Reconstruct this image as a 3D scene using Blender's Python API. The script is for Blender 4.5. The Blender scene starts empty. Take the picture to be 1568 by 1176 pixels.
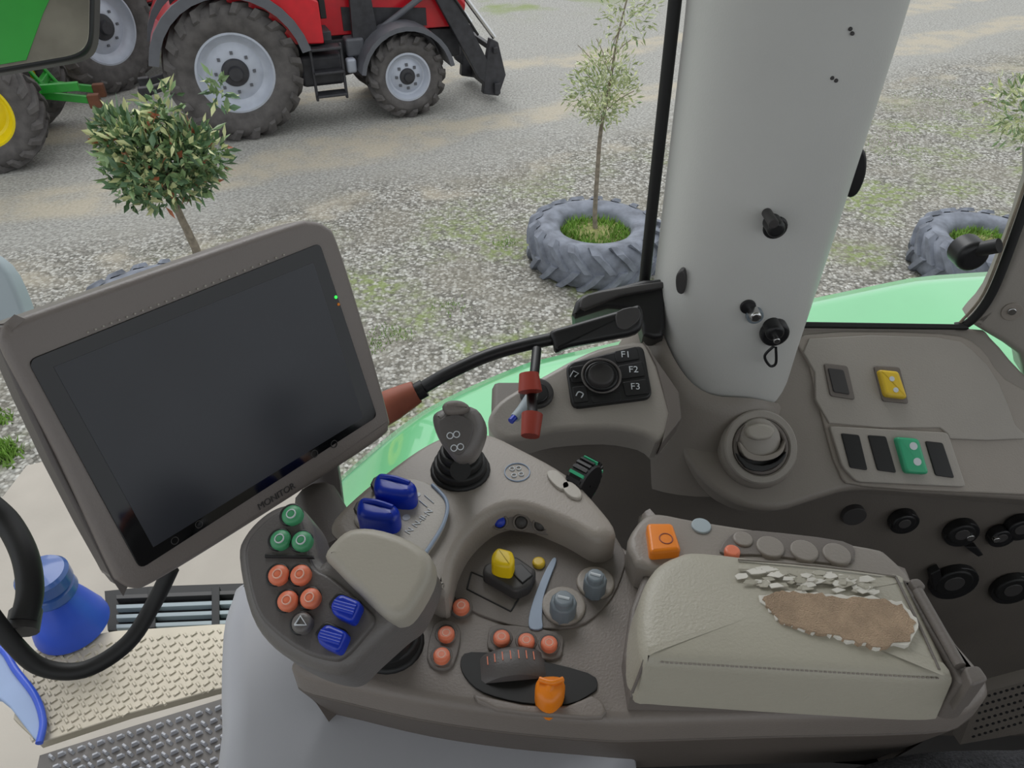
import bpy, bmesh, math, random
from mathutils import Vector, Matrix
random.seed(7)
S=bpy.context.scene
try: S.view_settings.view_transform='Standard'
except Exception: pass
# ---------------------------------------------------------------- survey of the place (metres, z up, ground z=0)
# camera is 3.0 m above the yard, looking 38 deg down; sightings were taken on a 1568x1176 print of the photo
H=3.0; FL=1132.0; PT=math.radians(38); cp,sp=math.cos(PT),math.sin(PT)
C=Vector((0,0,H))
cam=bpy.data.cameras.new('camera'); cam.sensor_width=36; cam.lens=FL/1568*36; cam.clip_start=.01; cam.clip_end=500
co=bpy.data.objects.new('camera',cam); S.collection.objects.link(co); co.location=C; co.rotation_euler=(math.pi/2-PT,0,0); S.camera=co
def ray(px,py):
    u=(px-784)/FL; v=(588-py)/FL
    return Vector((u,cp+v*sp,-sp+v*cp))
def Dp(px,py,d): return C+ray(px,py)*d
def Yp(px,py,y): r=ray(px,py); return C+r*(y/r.y)
class PL:
    def __init__(s,o,n):
        s.o=Vector(o); s.n=Vector(n).normalized()
        e=Vector((1,0,0)); s.e1=(e-s.n*e.dot(s.n)).normalized(); s.e2=s.n.cross(s.e1)
    def at(s,px,py,h=0):
        r=ray(px,py); o=s.o+s.n*h
        return C+r*((o-C).dot(s.n)/r.dot(s.n))
    def uv(s,P): d=P-s.o; return (d.dot(s.e1),d.dot(s.e2))
    def w(s,u,v,h=0): return s.o+s.e1*u+s.e2*v+s.n*h
def HZ(drop): return PL((0,0,H-drop),(0,0,1))
def lin(c): 
    return tuple(((x/255)/12.92 if x/255<=.04045 else ((x/255+.055)/1.055)**2.4) for x in c)
# ---------------------------------------------------------------- materials
def mat(name,rgb,rough=.5,metal=0,var=.12,vs=8,bump=0,bs=300,spec=.5,coat=0,emit=None):
    m=bpy.data.materials.new(name); m.use_nodes=True; nt=m.node_tree; b=nt.nodes['Principled BSDF']; L=nt.links
    c=lin(rgb); b.inputs['Roughness'].default_value=rough; b.inputs['Metallic'].default_value=metal
    b.inputs['Specular IOR Level'].default_value=spec; b.inputs['Coat Weight'].default_value=coat
    tc=nt.nodes.new('ShaderNodeTexCoord'); n=nt.nodes.new('ShaderNodeTexNoise'); n.inputs['Scale'].default_value=vs; n.inputs['Detail'].default_value=5
    L.new(tc.outputs['Object'],n.inputs['Vector'])
    r=nt.nodes.new('ShaderNodeValToRGB'); L.new(n.outputs['Fac'],r.inputs['Fac'])
    r.color_ramp.elements[0].position=.3; r.color_ramp.elements[1].position=.7
    r.color_ramp.elements[0].color=tuple(x*(1-var) for x in c)+(1,); r.color_ramp.elements[1].color=tuple(min(1,x*(1+var)) for x in c)+(1,)
    L.new(r.outputs['Color'],b.inputs['Base Color'])
    if bump:
        n2=nt.nodes.new('ShaderNodeTexNoise'); n2.inputs['Scale'].default_value=bs; n2.inputs['Detail'].default_value=2
        L.new(tc.outputs['Object'],n2.inputs['Vector']); bp=nt.nodes.new('ShaderNodeBump'); bp.inputs['Strength'].default_value=bump; bp.inputs['Distance'].default_value=.002
        L.new(n2.outputs['Fac'],bp.inputs['Height']); L.new(bp.outputs['Normal'],b.inputs['Normal'])
    if emit: b.inputs['Emission Color'].default_value=lin(emit)+(1,); b.inputs['Emission Strength'].default_value=1.0
    return m
M={}
M['plastic']=mat('console_plastic',(152,144,136),.42,bump=.15,bs=500,var=.06)
M['plastic_d']=mat('console_plastic_dark',(112,105,100),.5,bump=.15,bs=500,var=.06)
M['plastic_l']=mat('console_plastic_light',(174,168,159),.42,bump=.15,bs=500,var=.05)
M['palm']=mat('palm_rest',(170,164,152),.45,bump=.12,bs=400,var=.05)
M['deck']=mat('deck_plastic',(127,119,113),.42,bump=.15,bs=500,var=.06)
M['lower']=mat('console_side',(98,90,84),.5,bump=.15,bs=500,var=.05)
M['wall']=mat('wall_plastic',(100,94,88),.6,bump=.2,bs=400,var=.08)
M['trim']=mat('trim_plastic',(158,152,145),.42,bump=.15,bs=400,var=.05)
M['trim_d']=mat('trim_plastic_dark',(140,133,126),.45,bump=.15,bs=400,var=.05)
M['pillar']=mat('pillar_plastic',(202,202,199),.45,bump=.1,bs=400,var=.03)
M['leather']=mat('leather',(174,169,155),.42,bump=.25,bs=420,var=.05)
M['flake']=mat('leather_flake',(216,212,203),.6,var=.08,vs=60)
M['fabric']=mat('torn_backing_fabric',(174,150,126),.95,bump=1,bs=900,var=.2,vs=60)
M['black']=mat('black_plastic',(26,26,28),.4,var=.2)
M['rubber']=mat('black_rubber',(18,18,19),.55,var=.2)
M['dark']=mat('dark_grey',(62,60,60),.5,var=.1)
M['grey']=mat('lever_grey',(108,104,102),.4,bump=.15,bs=500,var=.05)
M['grey_d']=mat('lever_face_grey',(92,88,87),.42,bump=.15,bs=500,var=.05)
M['blue']=mat('blue_plastic',(22,54,180),.3,var=.1)
M['green_b']=mat('green_button',(70,150,105),.4,var=.05)
M['orange_b']=mat('orange_button',(228,125,92),.4,var=.05)
M['orange']=mat('orange_plastic',(240,135,30),.35,var=.05)
M['yellow']=mat('yellow_plastic',(240,205,20),.35,var=.05)
M['red_k']=mat('red_brown_knob',(165,62,48),.5,var=.1)
M['rust']=mat('rusty_brown',(110,70,50),.8,var=.2)
M['sleeve']=mat('brown_sleeve',(152,84,64),.6,var=.15,vs=30)
M['knob']=mat('knob_bluegrey',(120,130,138),.4,var=.05)
M['line']=mat('pale_print',(205,210,215),.5,var=.02)
M['print_s']=mat('pale_button_print',(235,190,170),.5,var=.02)
M['lblue']=mat('pale_blue_decal',(150,166,188),.4,var=.02)
M['strip']=mat('pale_blue_strip',(150,170,205),.45,var=.05)
M['screen']=mat('screen_glass',(14,15,18),.09,var=.25,vs=3,spec=.5)
M['lcd']=mat('lcd_panel',(48,50,57),.32,var=.25,vs=4,spec=.5)
M['bezel']=mat('monitor_bezel',(130,122,118),.42,bump=.15,bs=500,var=.03)
M['bezel_d']=mat('monitor_side',(98,92,90),.5,bump=.15,bs=500,var=.03)
M['mint']=mat('green_fender',(122,212,148),.2,var=.08,vs=3,coat=1,spec=.8)
M['tyre']=mat('tyre_rubber',(86,83,82),.85,bump=.5,bs=60,var=.3,vs=9)
M['tyre_p']=mat('planter_tyre_painted',(124,129,140),.8,bump=.6,bs=60,var=.35,vs=9)
M['rim']=mat('rim_silver',(182,188,200),.4,metal=.1,var=.08)
M['rim_y']=mat('rim_yellow',(240,215,20),.4,var=.06)
M['red']=mat('tractor_red',(200,22,38),.3,var=.1,coat=.5)
M['tgreen']=mat('reflection_green',(40,150,50),.35,var=.1,coat=.3)
M['chassis']=mat('chassis_black',(52,52,56),.55,var=.3,vs=12)
M['mud']=mat('mudguard_grey',(92,94,100),.5,var=.1)
M['bark']=mat('bark',(136,126,112),.9,bump=1,bs=80,var=.3,vs=30)
M['leaf1']=mat('leaf_dark',(88,118,84),.4,var=.25,vs=6)
M['leaf2']=mat('leaf_mid',(126,152,104),.4,var=.25,vs=6)
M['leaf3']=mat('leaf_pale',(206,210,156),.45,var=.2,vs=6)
M['leaf4']=mat('leaf_red',(165,98,70),.5,var=.2,vs=6)
M['oliv1']=mat('olive_leaf',(158,170,122),.6,var=.25,vs=6)
M['oliv2']=mat('olive_leaf_pale',(208,214,175),.6,var=.2,vs=6)
M['grass']=mat('grass_blades',(118,155,66),.7,var=.4,vs=12)
M['soil']=mat('soil',(140,140,90),.95,bump=1,bs=40,var=.4,vs=14)
M['concrete']=mat('concrete',(178,171,161),.85,bump=.4,bs=60,var=.1,vs=2)
M['step']=mat('step_metal',(104,100,97),.5,metal=.2,var=.2,vs=14)
M['jugd']=mat('jug_cap_blue',(52,90,160),.25,var=.1,coat=.4)
M['jug']=mat('jug_blue',(50,86,200),.35,var=.15)
M['chrome']=mat('chrome',(210,210,210),.2,metal=1,var=.02)
M['seat']=mat('seat_fabric',(70,70,74),.95,bump=1,bs=700,var=.5,vs=350)
M['ped']=mat('pedestal_grey',(176,177,183),.42,var=.04)
M['pale']=mat('pale_blue_grey',(160,172,178),.5,var=.04)
M['switchg']=mat('switch_green',(60,170,125),.35,var=.05)
M['switchy']=mat('switch_yellow',(225,190,55),.35,var=.05)
M['hair']=mat('unseen_headliner',(185,182,175),.8,var=.03)
M['led']=mat('led_green',(60,255,90),.4,emit=(60,255,90))
M['mirror']=mat('mirror_glass',(150,145,135),.15,metal=.6,var=.3,vs=9)  # grey-brown tint painted in for what the mirror reflects
M['chequer']=mat('chequer_plate',(186,177,160),.38,metal=.25,var=.14,vs=5)
def gravel():
    m=bpy.data.materials.new('gravel'); m.use_nodes=True; nt=m.node_tree; L=nt.links; b=nt.nodes['Principled BSDF']; b.inputs['Roughness'].default_value=.95
    b.inputs['Specular IOR Level'].default_value=.2
    N=nt.nodes.new; tc=N('ShaderNodeTexCoord'); P=tc.outputs['Object']
    def noise(s,d=4):
        n=N('ShaderNodeTexNoise'); n.inputs['Scale'].default_value=s; n.inputs['Detail'].default_value=d; L.new(P,n.inputs['Vector']); return n.outputs['Fac']
    def math_(op,a,bb=None,c=None):
        n=N('ShaderNodeMath'); n.operation=op
        for i,x in enumerate((a,bb,c)):
            if x is None: continue
            if isinstance(x,(int,float)): n.inputs[i].default_value=x
            else: L.new(x,n.inputs[i])
        return n.outputs[0]
    def mr(x,a,bb,c,d):
        n=N('ShaderNodeMapRange'); n.interpolation_type='SMOOTHSTEP'
        L.new(x,n.inputs[0]); n.inputs[1].default_value=a; n.inputs[2].default_value=bb; n.inputs[3].default_value=c; n.inputs[4].default_value=d; return n.outputs[0]
    def mix(f,a,bb):
        n=N('ShaderNodeMix'); n.data_type='RGBA'; L.new(f,n.inputs[0])
        for s,x in ((6,a),(7,bb)):
            if isinstance(x,tuple): n.inputs[s].default_value=lin(x)+(1,)
            else: L.new(x,n.inputs[s])
        return n.outputs[2]
    v=N('ShaderNodeTexVoronoi'); v.inputs['Scale'].default_value=42; L.new(P,v.inputs['Vector'])
    sep=N('ShaderNodeSeparateColor'); L.new(v.outputs['Color'],sep.inputs[0])
    r=N('ShaderNodeValToRGB'); L.new(sep.outputs[0],r.inputs[0]); e=r.color_ramp.elements
    e[0].color=lin((114,112,105))+(1,); e[1].color=lin((208,207,201))+(1,); x=e.new(.5); x.color=lin((158,155,147))+(1,)
    edge=mr(v.outputs['Distance'],.25,.8,1.0,.62)
    ed=N('ShaderNodeMix'); ed.data_type='RGBA'; ed.blend_type='MULTIPLY'; ed.inputs[0].default_value=1; L.new(r.outputs[0],ed.inputs[6])
    cc=N('ShaderNodeCombineColor'); [L.new(edge,cc.inputs[i]) for i in range(3)]; L.new(cc.outputs[0],ed.inputs[7])
    base=ed.outputs[2]
    base=mix(mr(noise(1.3,5),.42,.68,0,.4),base,(142,137,122))
    sx=N('ShaderNodeSeparateXYZ'); L.new(P,sx.inputs[0])
    d0=math_('ADD',math_('MULTIPLY',sx.outputs[0],-.485),math_('MULTIPLY',sx.outputs[1],.875))
    d=math_('ADD',d0,math_('MULTIPLY',math_('SUBTRACT',noise(.5),.5),1.6))
    fine=noise(35,6)
    comp=mix(mr(fine,.3,.7,0,1),(140,139,134),(186,185,180))
    lane=mr(d,6.4,7.4,0,.8)
    base=mix(lane,base,comp)
    sand=mix(fine,(165,155,136),(202,194,177))
    def band(c,w): return mr(math_('ABSOLUTE',math_('SUBTRACT',d,c)),w*.4,w,.85,0)
    nb=mr(noise(3,5),.35,.6,.35,1)
    base=mix(math_('MULTIPLY',band(7.95,.5),nb),base,sand)
    base=mix(math_('MULTIPLY',band(9.9,.4),nb),base,sand)
    base=mix(math_('MULTIPLY',band(6.5,.35),mr(noise(2,5),.45,.7,0,.7)),base,sand)
    g=math_('MULTIPLY',mr(math_('ABSOLUTE',math_('SUBTRACT',d0,4.2)),.8,2.6,1,0),mr(noise(1.1,6),.46,.62,0,1))
    g=math_('MULTIPLY',g,mr(noise(14,4),.40,.6,.1,.8))
    far=math_('MULTIPLY',mr(d,12,14,0,1),mr(noise(.7,5),.45,.6,0,.8)); g=math_('MAXIMUM',g,far)
    grass=mix(noise(60,3),(102,118,64),(158,172,108))
    base=mix(g,base,grass)
    L.new(base,b.inputs['Base Color'])
    bp=N('ShaderNodeBump'); bp.inputs['Distance'].default_value=.012; bp.inputs['Strength'].default_value=.35; bp.invert=True
    L.new(v.outputs['Distance'],bp.inputs['Height']); L.new(bp.outputs['Normal'],b.inputs['Normal']); return m
M['gravel']=gravel()
# ---------------------------------------------------------------- object helpers
groups={}
def grp(name):
    e=bpy.data.objects.new(name,None); S.collection.objects.link(e); e.empty_display_size=.05; groups[e]=[]; return e
def add(g,name,me,m,wn=False,sharp=35):
    o=bpy.data.objects.new(name,me); S.collection.objects.link(o)
    if m is not None:
        for x in (m if isinstance(m,(list,tuple)) else [m]): me.materials.append(M[x])
    for p in me.polygons: p.use_smooth=True
    try: me.set_sharp_from_angle(angle=math.radians(sharp))
    except Exception: pass
    if wn:
        w=o.modifiers.new('wn','WEIGHTED_NORMAL'); w.keep_sharp=True
    if g: o.parent=g; groups[g].append(o)
    return o
def mesh(g,name,vs,fs,m,mi=None,T=None,**k):
    me=bpy.data.meshes.new(name)
    if T is not None: vs=[T@Vector(v) for v in vs]
    me.from_pydata([tuple(v) for v in vs],[],fs); 
    bm=bmesh.new(); bm.from_mesh(me); 
    if mi is None:
        bmesh.ops.recalc_face_normals(bm,faces=bm.faces)
        ng=[f for f in bm.faces if len(f.verts)>4]
        if ng: bmesh.ops.triangulate(bm,faces=ng)
    bm.to_mesh(me); bm.free()
    o=add(g,name,me,m,**k)
    if mi: 
        for p,i in zip(me.polygons,mi): p.material_index=i
    return o
def cat(pts,n,closed=True):
    if n<=1: return pts
    out=[]; N=len(pts); D=len(pts[0])
    rng=range(N) if closed else range(N-1)
    for i in rng:
        if closed: a,b,c,d=[pts[(i+k)%N] for k in (-1,0,1,2)]
        else: a,b,c,d=pts[max(i-1,0)],pts[i],pts[i+1],pts[min(i+2,N-1)]
        for j in range(n):
            t=j/n
            out.append(tuple(.5*((2*b[k])+(-a[k]+c[k])*t+(2*a[k]-5*b[k]+4*c[k]-d[k])*t*t+(-a[k]+3*b[k]-3*c[k]+d[k])*t**3) for k in range(D)))
    if not closed: out.append(tuple(pts[-1]))
    return out
def rrect(pts,r,n=4):
    out=[];N=len(pts)
    for i in range(N):
        p=Vector(pts[i]);a=Vector(pts[i-1]);b=Vector(pts[(i+1)%N])
        da=(a-p);db=(b-p); ra=min(r,da.length*.45); rb=min(r,db.length*.45)
        A=p+da.normalized()*ra;B=p+db.normalized()*rb
        for k in range(n+1):
            t=k/n; out.append(tuple(A*(1-t)**2+p*2*t*(1-t)+B*t*t))
    return out
def slab_uv(g,name,pts,pl,h0,h1,m,bev=.002,sm=0,rr=0,dome=0,flare=0,bs=3):
    if rr: pts=rrect(pts,rr)
    if sm: pts=cat(pts,sm)
    A=sum(pts[i-1][0]*pts[i][1]-pts[i][0]*pts[i-1][1] for i in range(len(pts)))
    if A<0: pts=pts[::-1]
    N=len(pts); P=[Vector(p) for p in pts]; nr=[]
    for i in range(N):
        a=(P[i]-P[i-1]); b=(P[(i+1)%N]-P[i])
        if a.length<1e-9: a=b
        if b.length<1e-9: b=a
        na=Vector((a.y,-a.x)).normalized(); nb=Vector((b.y,-b.x)).normalized(); s=na+nb
        if s.length<1e-6: s=na
        s.normalize(); nr.append(s/max(.45,s.dot(na)))
    rings=[(-flare,h0)]
    bev=min(bev,abs(h1-h0)*.95)
    if bev>0:
        for k in range(bs+1):
            t=k/bs*math.pi/2; rings.append((bev*(1-math.cos(t)),h1-bev+bev*math.sin(t)))
    else: rings.append((0,h1))
    vs=[];fs=[]
    for ins,h in rings: vs+= [pl.w(*(P[i]-nr[i]*ins),h) for i in range(N)]
    last=[P[i]-nr[i]*rings[-1][0] for i in range(N)]; nrg=len(rings)
    if dome:
        c=sum(last,Vector((0,0)))/N
        for s in (.92,.78,.6,.4,.2):
            vs+=[pl.w(*(c+(q-c)*s),h1+dome*(1-s*s)) for q in last]; nrg+=1
    for r in range(nrg-1):
        for i in range(N):
            j=(i+1)%N; fs.append((r*N+i,r*N+j,(r+1)*N+j,(r+1)*N+i))
    fs.append(tuple(range((nrg-1)*N,nrg*N))); fs.append(tuple(range(N-1,-1,-1)))
    return mesh(g,name,vs,fs,m,wn=not dome)
def slab(g,name,px,pl,h0,h1,m,href=None,**k):
    return slab_uv(g,name,[pl.uv(pl.at(x,y,h1 if href is None else href)) for x,y in px],pl,h0,h1,m,**k)
def disc(g,name,px,py,pl,rp,h0,h1,m,bev=.001,n=24,dome=0,href=None):
    P=pl.at(px,py,h1 if href is None else href); d=(P-C).dot(Vector((0,cp,-sp))); r=rp*d/FL; u,v=pl.uv(P)
    return slab_uv(g,name,[(u+r*math.cos(2*math.pi*i/n),v+r*math.sin(2*math.pi*i/n)) for i in range(n)],pl,h0,h1,m,bev=min(bev,r*.4),dome=dome)
def tube(g,name,pts,r,m,sm=6,radii=None):
    cu=bpy.data.curves.new(name,'CURVE'); cu.dimensions='3D'; cu.bevel_depth=r; cu.bevel_resolution=4; cu.use_fill_caps=True
    q=cat([tuple(p) for p in pts],sm,False) if sm>1 and len(pts)>2 else [tuple(p) for p in pts]
    s=cu.splines.new('POLY'); s.points.add(len(q)-1)
    for i,p in enumerate(q):
        s.points[i].co=(*p,1)
        if radii: t=i/(len(q)-1)*(len(radii)-1); a=int(min(t,len(radii)-2)); s.points[i].radius=radii[a]*(1-(t-a))+radii[a+1]*(t-a)
    s.use_smooth=True
    o=bpy.data.objects.new(name,cu)
    try:
        me=bpy.data.meshes.new_from_object(o)
        if len(me.polygons)==0: raise ValueError
        bpy.data.objects.remove(o); me.materials.clear()
        return add(g,name,me,m,sharp=50)
    except Exception:
        S.collection.objects.link(o); cu.materials.append(M[m])
        if g: o.parent=g; groups[g].append(o)
        return o
def box(g,name,c,s,m,T=Matrix(),rot=None,bev=.01):
    me=bpy.data.meshes.new(name); bm=bmesh.new(); bmesh.ops.create_cube(bm,size=1)
    X=T@Matrix.Translation(c)@(rot.to_4x4() if rot else Matrix())@Matrix.Diagonal((*s,1))
    bm.transform(X); bm.to_mesh(me); bm.free(); o=add(g,name,me,m)
    if bev: b=o.modifiers.new('b','BEVEL'); b.width=bev; b.segments=2; b.harden_normals=True
    return o
def prismxz(g,name,prof,y0,y1,m,T=Matrix(),bev=0):
    n=len(prof); vs=[(x,y0,z) for x,z in prof]+[(x,y1,z) for x,z in prof]
    fs=[tuple(range(n)),tuple(range(2*n-1,n-1,-1))]+[(i,(i+1)%n,n+(i+1)%n,n+i) for i in range(n)]
    o=mesh(g,name,vs,fs,m,T=T)
    if bev: b=o.modifiers.new('b','BEVEL'); b.width=bev; b.segments=2; b.limit_method='ANGLE'; b.harden_normals=True
    return o
def lathe(g,name,prof,T,m,n=48,closed=False,**k):
    vs=[];fs=[];K=len(prof)
    for i in range(n):
        a=2*math.pi*i/n
        for r,y in prof: vs.append((r*math.cos(a),y,r*math.sin(a)))
    for i in range(n):
        j=(i+1)%n
        for q in range(K if closed else K-1):
            q2=(q+1)%K; fs.append((i*K+q,j*K+q,j*K+q2,i*K+q2))
    return mesh(g,name,vs,fs,m,T=T,**k)
def tyre(g,name,R,ri,w,T,m,N=20,lug=.04):
    h=w/2
    prof=[(ri,-h*.75),(ri+.03,-h*.9),((R+ri)/2,-h*1.03),(R-.08,-h*1.0),(R-.02,-h*.85),(R,-h*.4),(R,h*.4),(R-.02,h*.85),(R-.08,h*1.0),((R+ri)/2,h*1.03),(ri+.03,h*.9),(ri,h*.75)]
    lathe(g,name,prof,T,m,n=56,closed=True,sharp=60)
    vs=[];fs=[]
    for sd in (1,-1):
        for i in range(N):
            a0=2*math.pi*(i+(0 if sd>0 else .5))/N
            st=[(0,R-.005,0),(.5,R-.005,.1),(.95,R-.02,.22),(1.03,R-.13*R,.27)]; b0=len(vs)
            tk=.34*2*math.pi/N
            for yy,r,sk in st:
                for dr,da in ((-.02,-tk*.65),(lug,-tk*.42),(lug,tk*.42),(-.02,tk*.65)):
                    if yy>1: dr=dr*.45
                    a=a0+sk*(1.2)+da; rr=r+dr; y=sd*(yy*h+(.0 if yy<1 else (.02 if dr>0 else 0)))
                    vs.append((rr*math.cos(a),y,rr*math.sin(a)))
            for s in range(3):
                for k in range(3):
                    fs.append((b0+s*4+k,b0+s*4+k+1,b0+s*4+4+k+1,b0+s*4+4+k))
            fs.append((b0,b0+1,b0+2,b0+3)); fs.append((b0+12,b0+13,b0+14,b0+15))
    mesh(g,name+'_lugs',vs,fs,m,T=T,sharp=30)
def wheel(g,name,c,R,ri,w,T,rimm,N=20):
    X=T@Matrix.Translation(c)
    tyre(g,name+'_tyre',R,ri,w,X,'tyre',N)
    h=w/2
    for sd in (-1,1):
        prof=[(ri+.015,sd*h*.8),(ri-.01,sd*h*.82),(ri-.03,sd*h*.6),(ri*.82,sd*h*.35),(ri*.74,sd*h*.30),(ri*.6,sd*h*.42),(ri*.42,sd*h*.55),(ri*.36,sd*h*.55)]
        lathe(g,name+'_rim',prof,X,rimm,n=40)
        lathe(g,name+'_hub',[(ri*.37,sd*h*.5),(ri*.33,sd*h*.7),(ri*.2,sd*h*.75),(ri*.17,sd*h*1.0),(.001,sd*h*1.0)],X,'chassis',n=24)
        for k in range(8):
            a=k*math.pi/4; box(g,name+'_bolt',(ri*.5*math.cos(a),sd*h*.52,ri*.5*math.sin(a)),(.03,.03,.03),'mud',X,bev=0)
def text(g,name,s,px,py,pl,h,size,m,rot=0):
    cu=bpy.data.curves.new(name,'FONT'); cu.body=s; cu.size=size; cu.align_x='CENTER'; cu.align_y='CENTER'; cu.extrude=.0002
    o=bpy.data.objects.new(name,cu); S.collection.objects.link(o); cu.materials.append(M[m])
    P=pl.at(px,py,h); a=pl.e1*math.cos(rot)+pl.e2*math.sin(rot); b=pl.n.cross(a)
    o.matrix_world=Matrix(((a.x,b.x,pl.n.x,P.x),(a.y,b.y,pl.n.y,P.y),(a.z,b.z,pl.n.z,P.z),(0,0,0,1)))
    o.parent=g; groups[g].append(o); return o
def leaves(g,name,cs,n,mats,wts,L=.07,W=.026):
    vs=[];fs=[];mi=[]
    for c,rad,fr in cs:
        for _ in range(int(n*fr)):
            d=Vector([random.gauss(0,1) for _ in range(3)]).normalized(); rr=(random.random()**.38)
            p=Vector(c)+Vector((d.x*rad[0],d.y*rad[0],d.z*rad[1]))*rr*(1+random.uniform(-.06,.14))
            t=(d+Vector([random.gauss(0,.8) for _ in range(3)])+Vector((0,0,.4))).normalized()
            s=t.cross(Vector([random.gauss(0,1) for _ in range(3)])).normalized(); l=L*random.uniform(.6,1.3); w=W*random.uniform(.7,1.3); u=t.cross(s)
            b=len(vs); vs+=[p,p+t*l*.5+s*w*.5+u*w*.2,p+t*l,p+t*l*.5-s*w*.5+u*w*.2,p+t*l*.5]
            fs+=[(b,b+1,b+4),(b+1,b+2,b+4),(b+2,b+3,b+4),(b+3,b,b+4)]
            wl=list(wts)
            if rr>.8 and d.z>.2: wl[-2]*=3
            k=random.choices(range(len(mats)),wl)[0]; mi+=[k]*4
    return mesh(g,name,vs,fs,mats,mi=mi)
def blades(g,name,pts,n,hh,m='grass'):
    v=[];f=[]
    for _ in range(n):
        x,y,z=pts(); t=random.uniform(0,6.28); b=len(v); h=random.uniform(.4,1)*hh; dx=math.cos(t)*hh*.14; dy=math.sin(t)*hh*.14
        v+=[(x-dx,y-dy,z),(x+dx,y+dy,z),(x+random.uniform(-.5,.5)*hh,y+random.uniform(-.5,.5)*hh,z+h)]; f.append((b,b+1,b+2))
    return mesh(g,name,v,f,m,mi=[0]*len(f))
# ---------------------------------------------------------------- yard
me=bpy.data.meshes.new('ground'); me.from_pydata([(-40,-15,0),(40,-15,0),(40,60,0),(-40,60,0)],[],[(0,1,2,3)]); add(None,'ground',me,'gravel')
g=grp('concrete_slab')
slab(g,'slab',[(-500,1300),(-150,880),(-20,790),(40,712),(130,690),(450,690),(560,800),(700,1200)],HZ(3.0),-.05,.03,'concrete',bev=.01)
def wp(x,y,r):
    def f():
        P=HZ(3.0).at(x+max(-2*r,min(2*r,random.gauss(0,r))),y+max(-r,min(r,random.gauss(0,r*.5)))); return P.x,P.y,0
    return f
for x,y_,r_,n_,h_ in ((-15,700,18,350,.07),(8,690,14,250,.06),(-5,640,12,160,.05),(775,372,10,90,.03),(598,510,16,140,.03),(568,530,14,100,.03),(1360,225,30,130,.03),(1440,160,35,130,.03),(690,470,16,80,.03)):
    g=grp('grass_clump'); blades(g,'tufts',wp(x,y_,r_),n_,h_)
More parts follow.
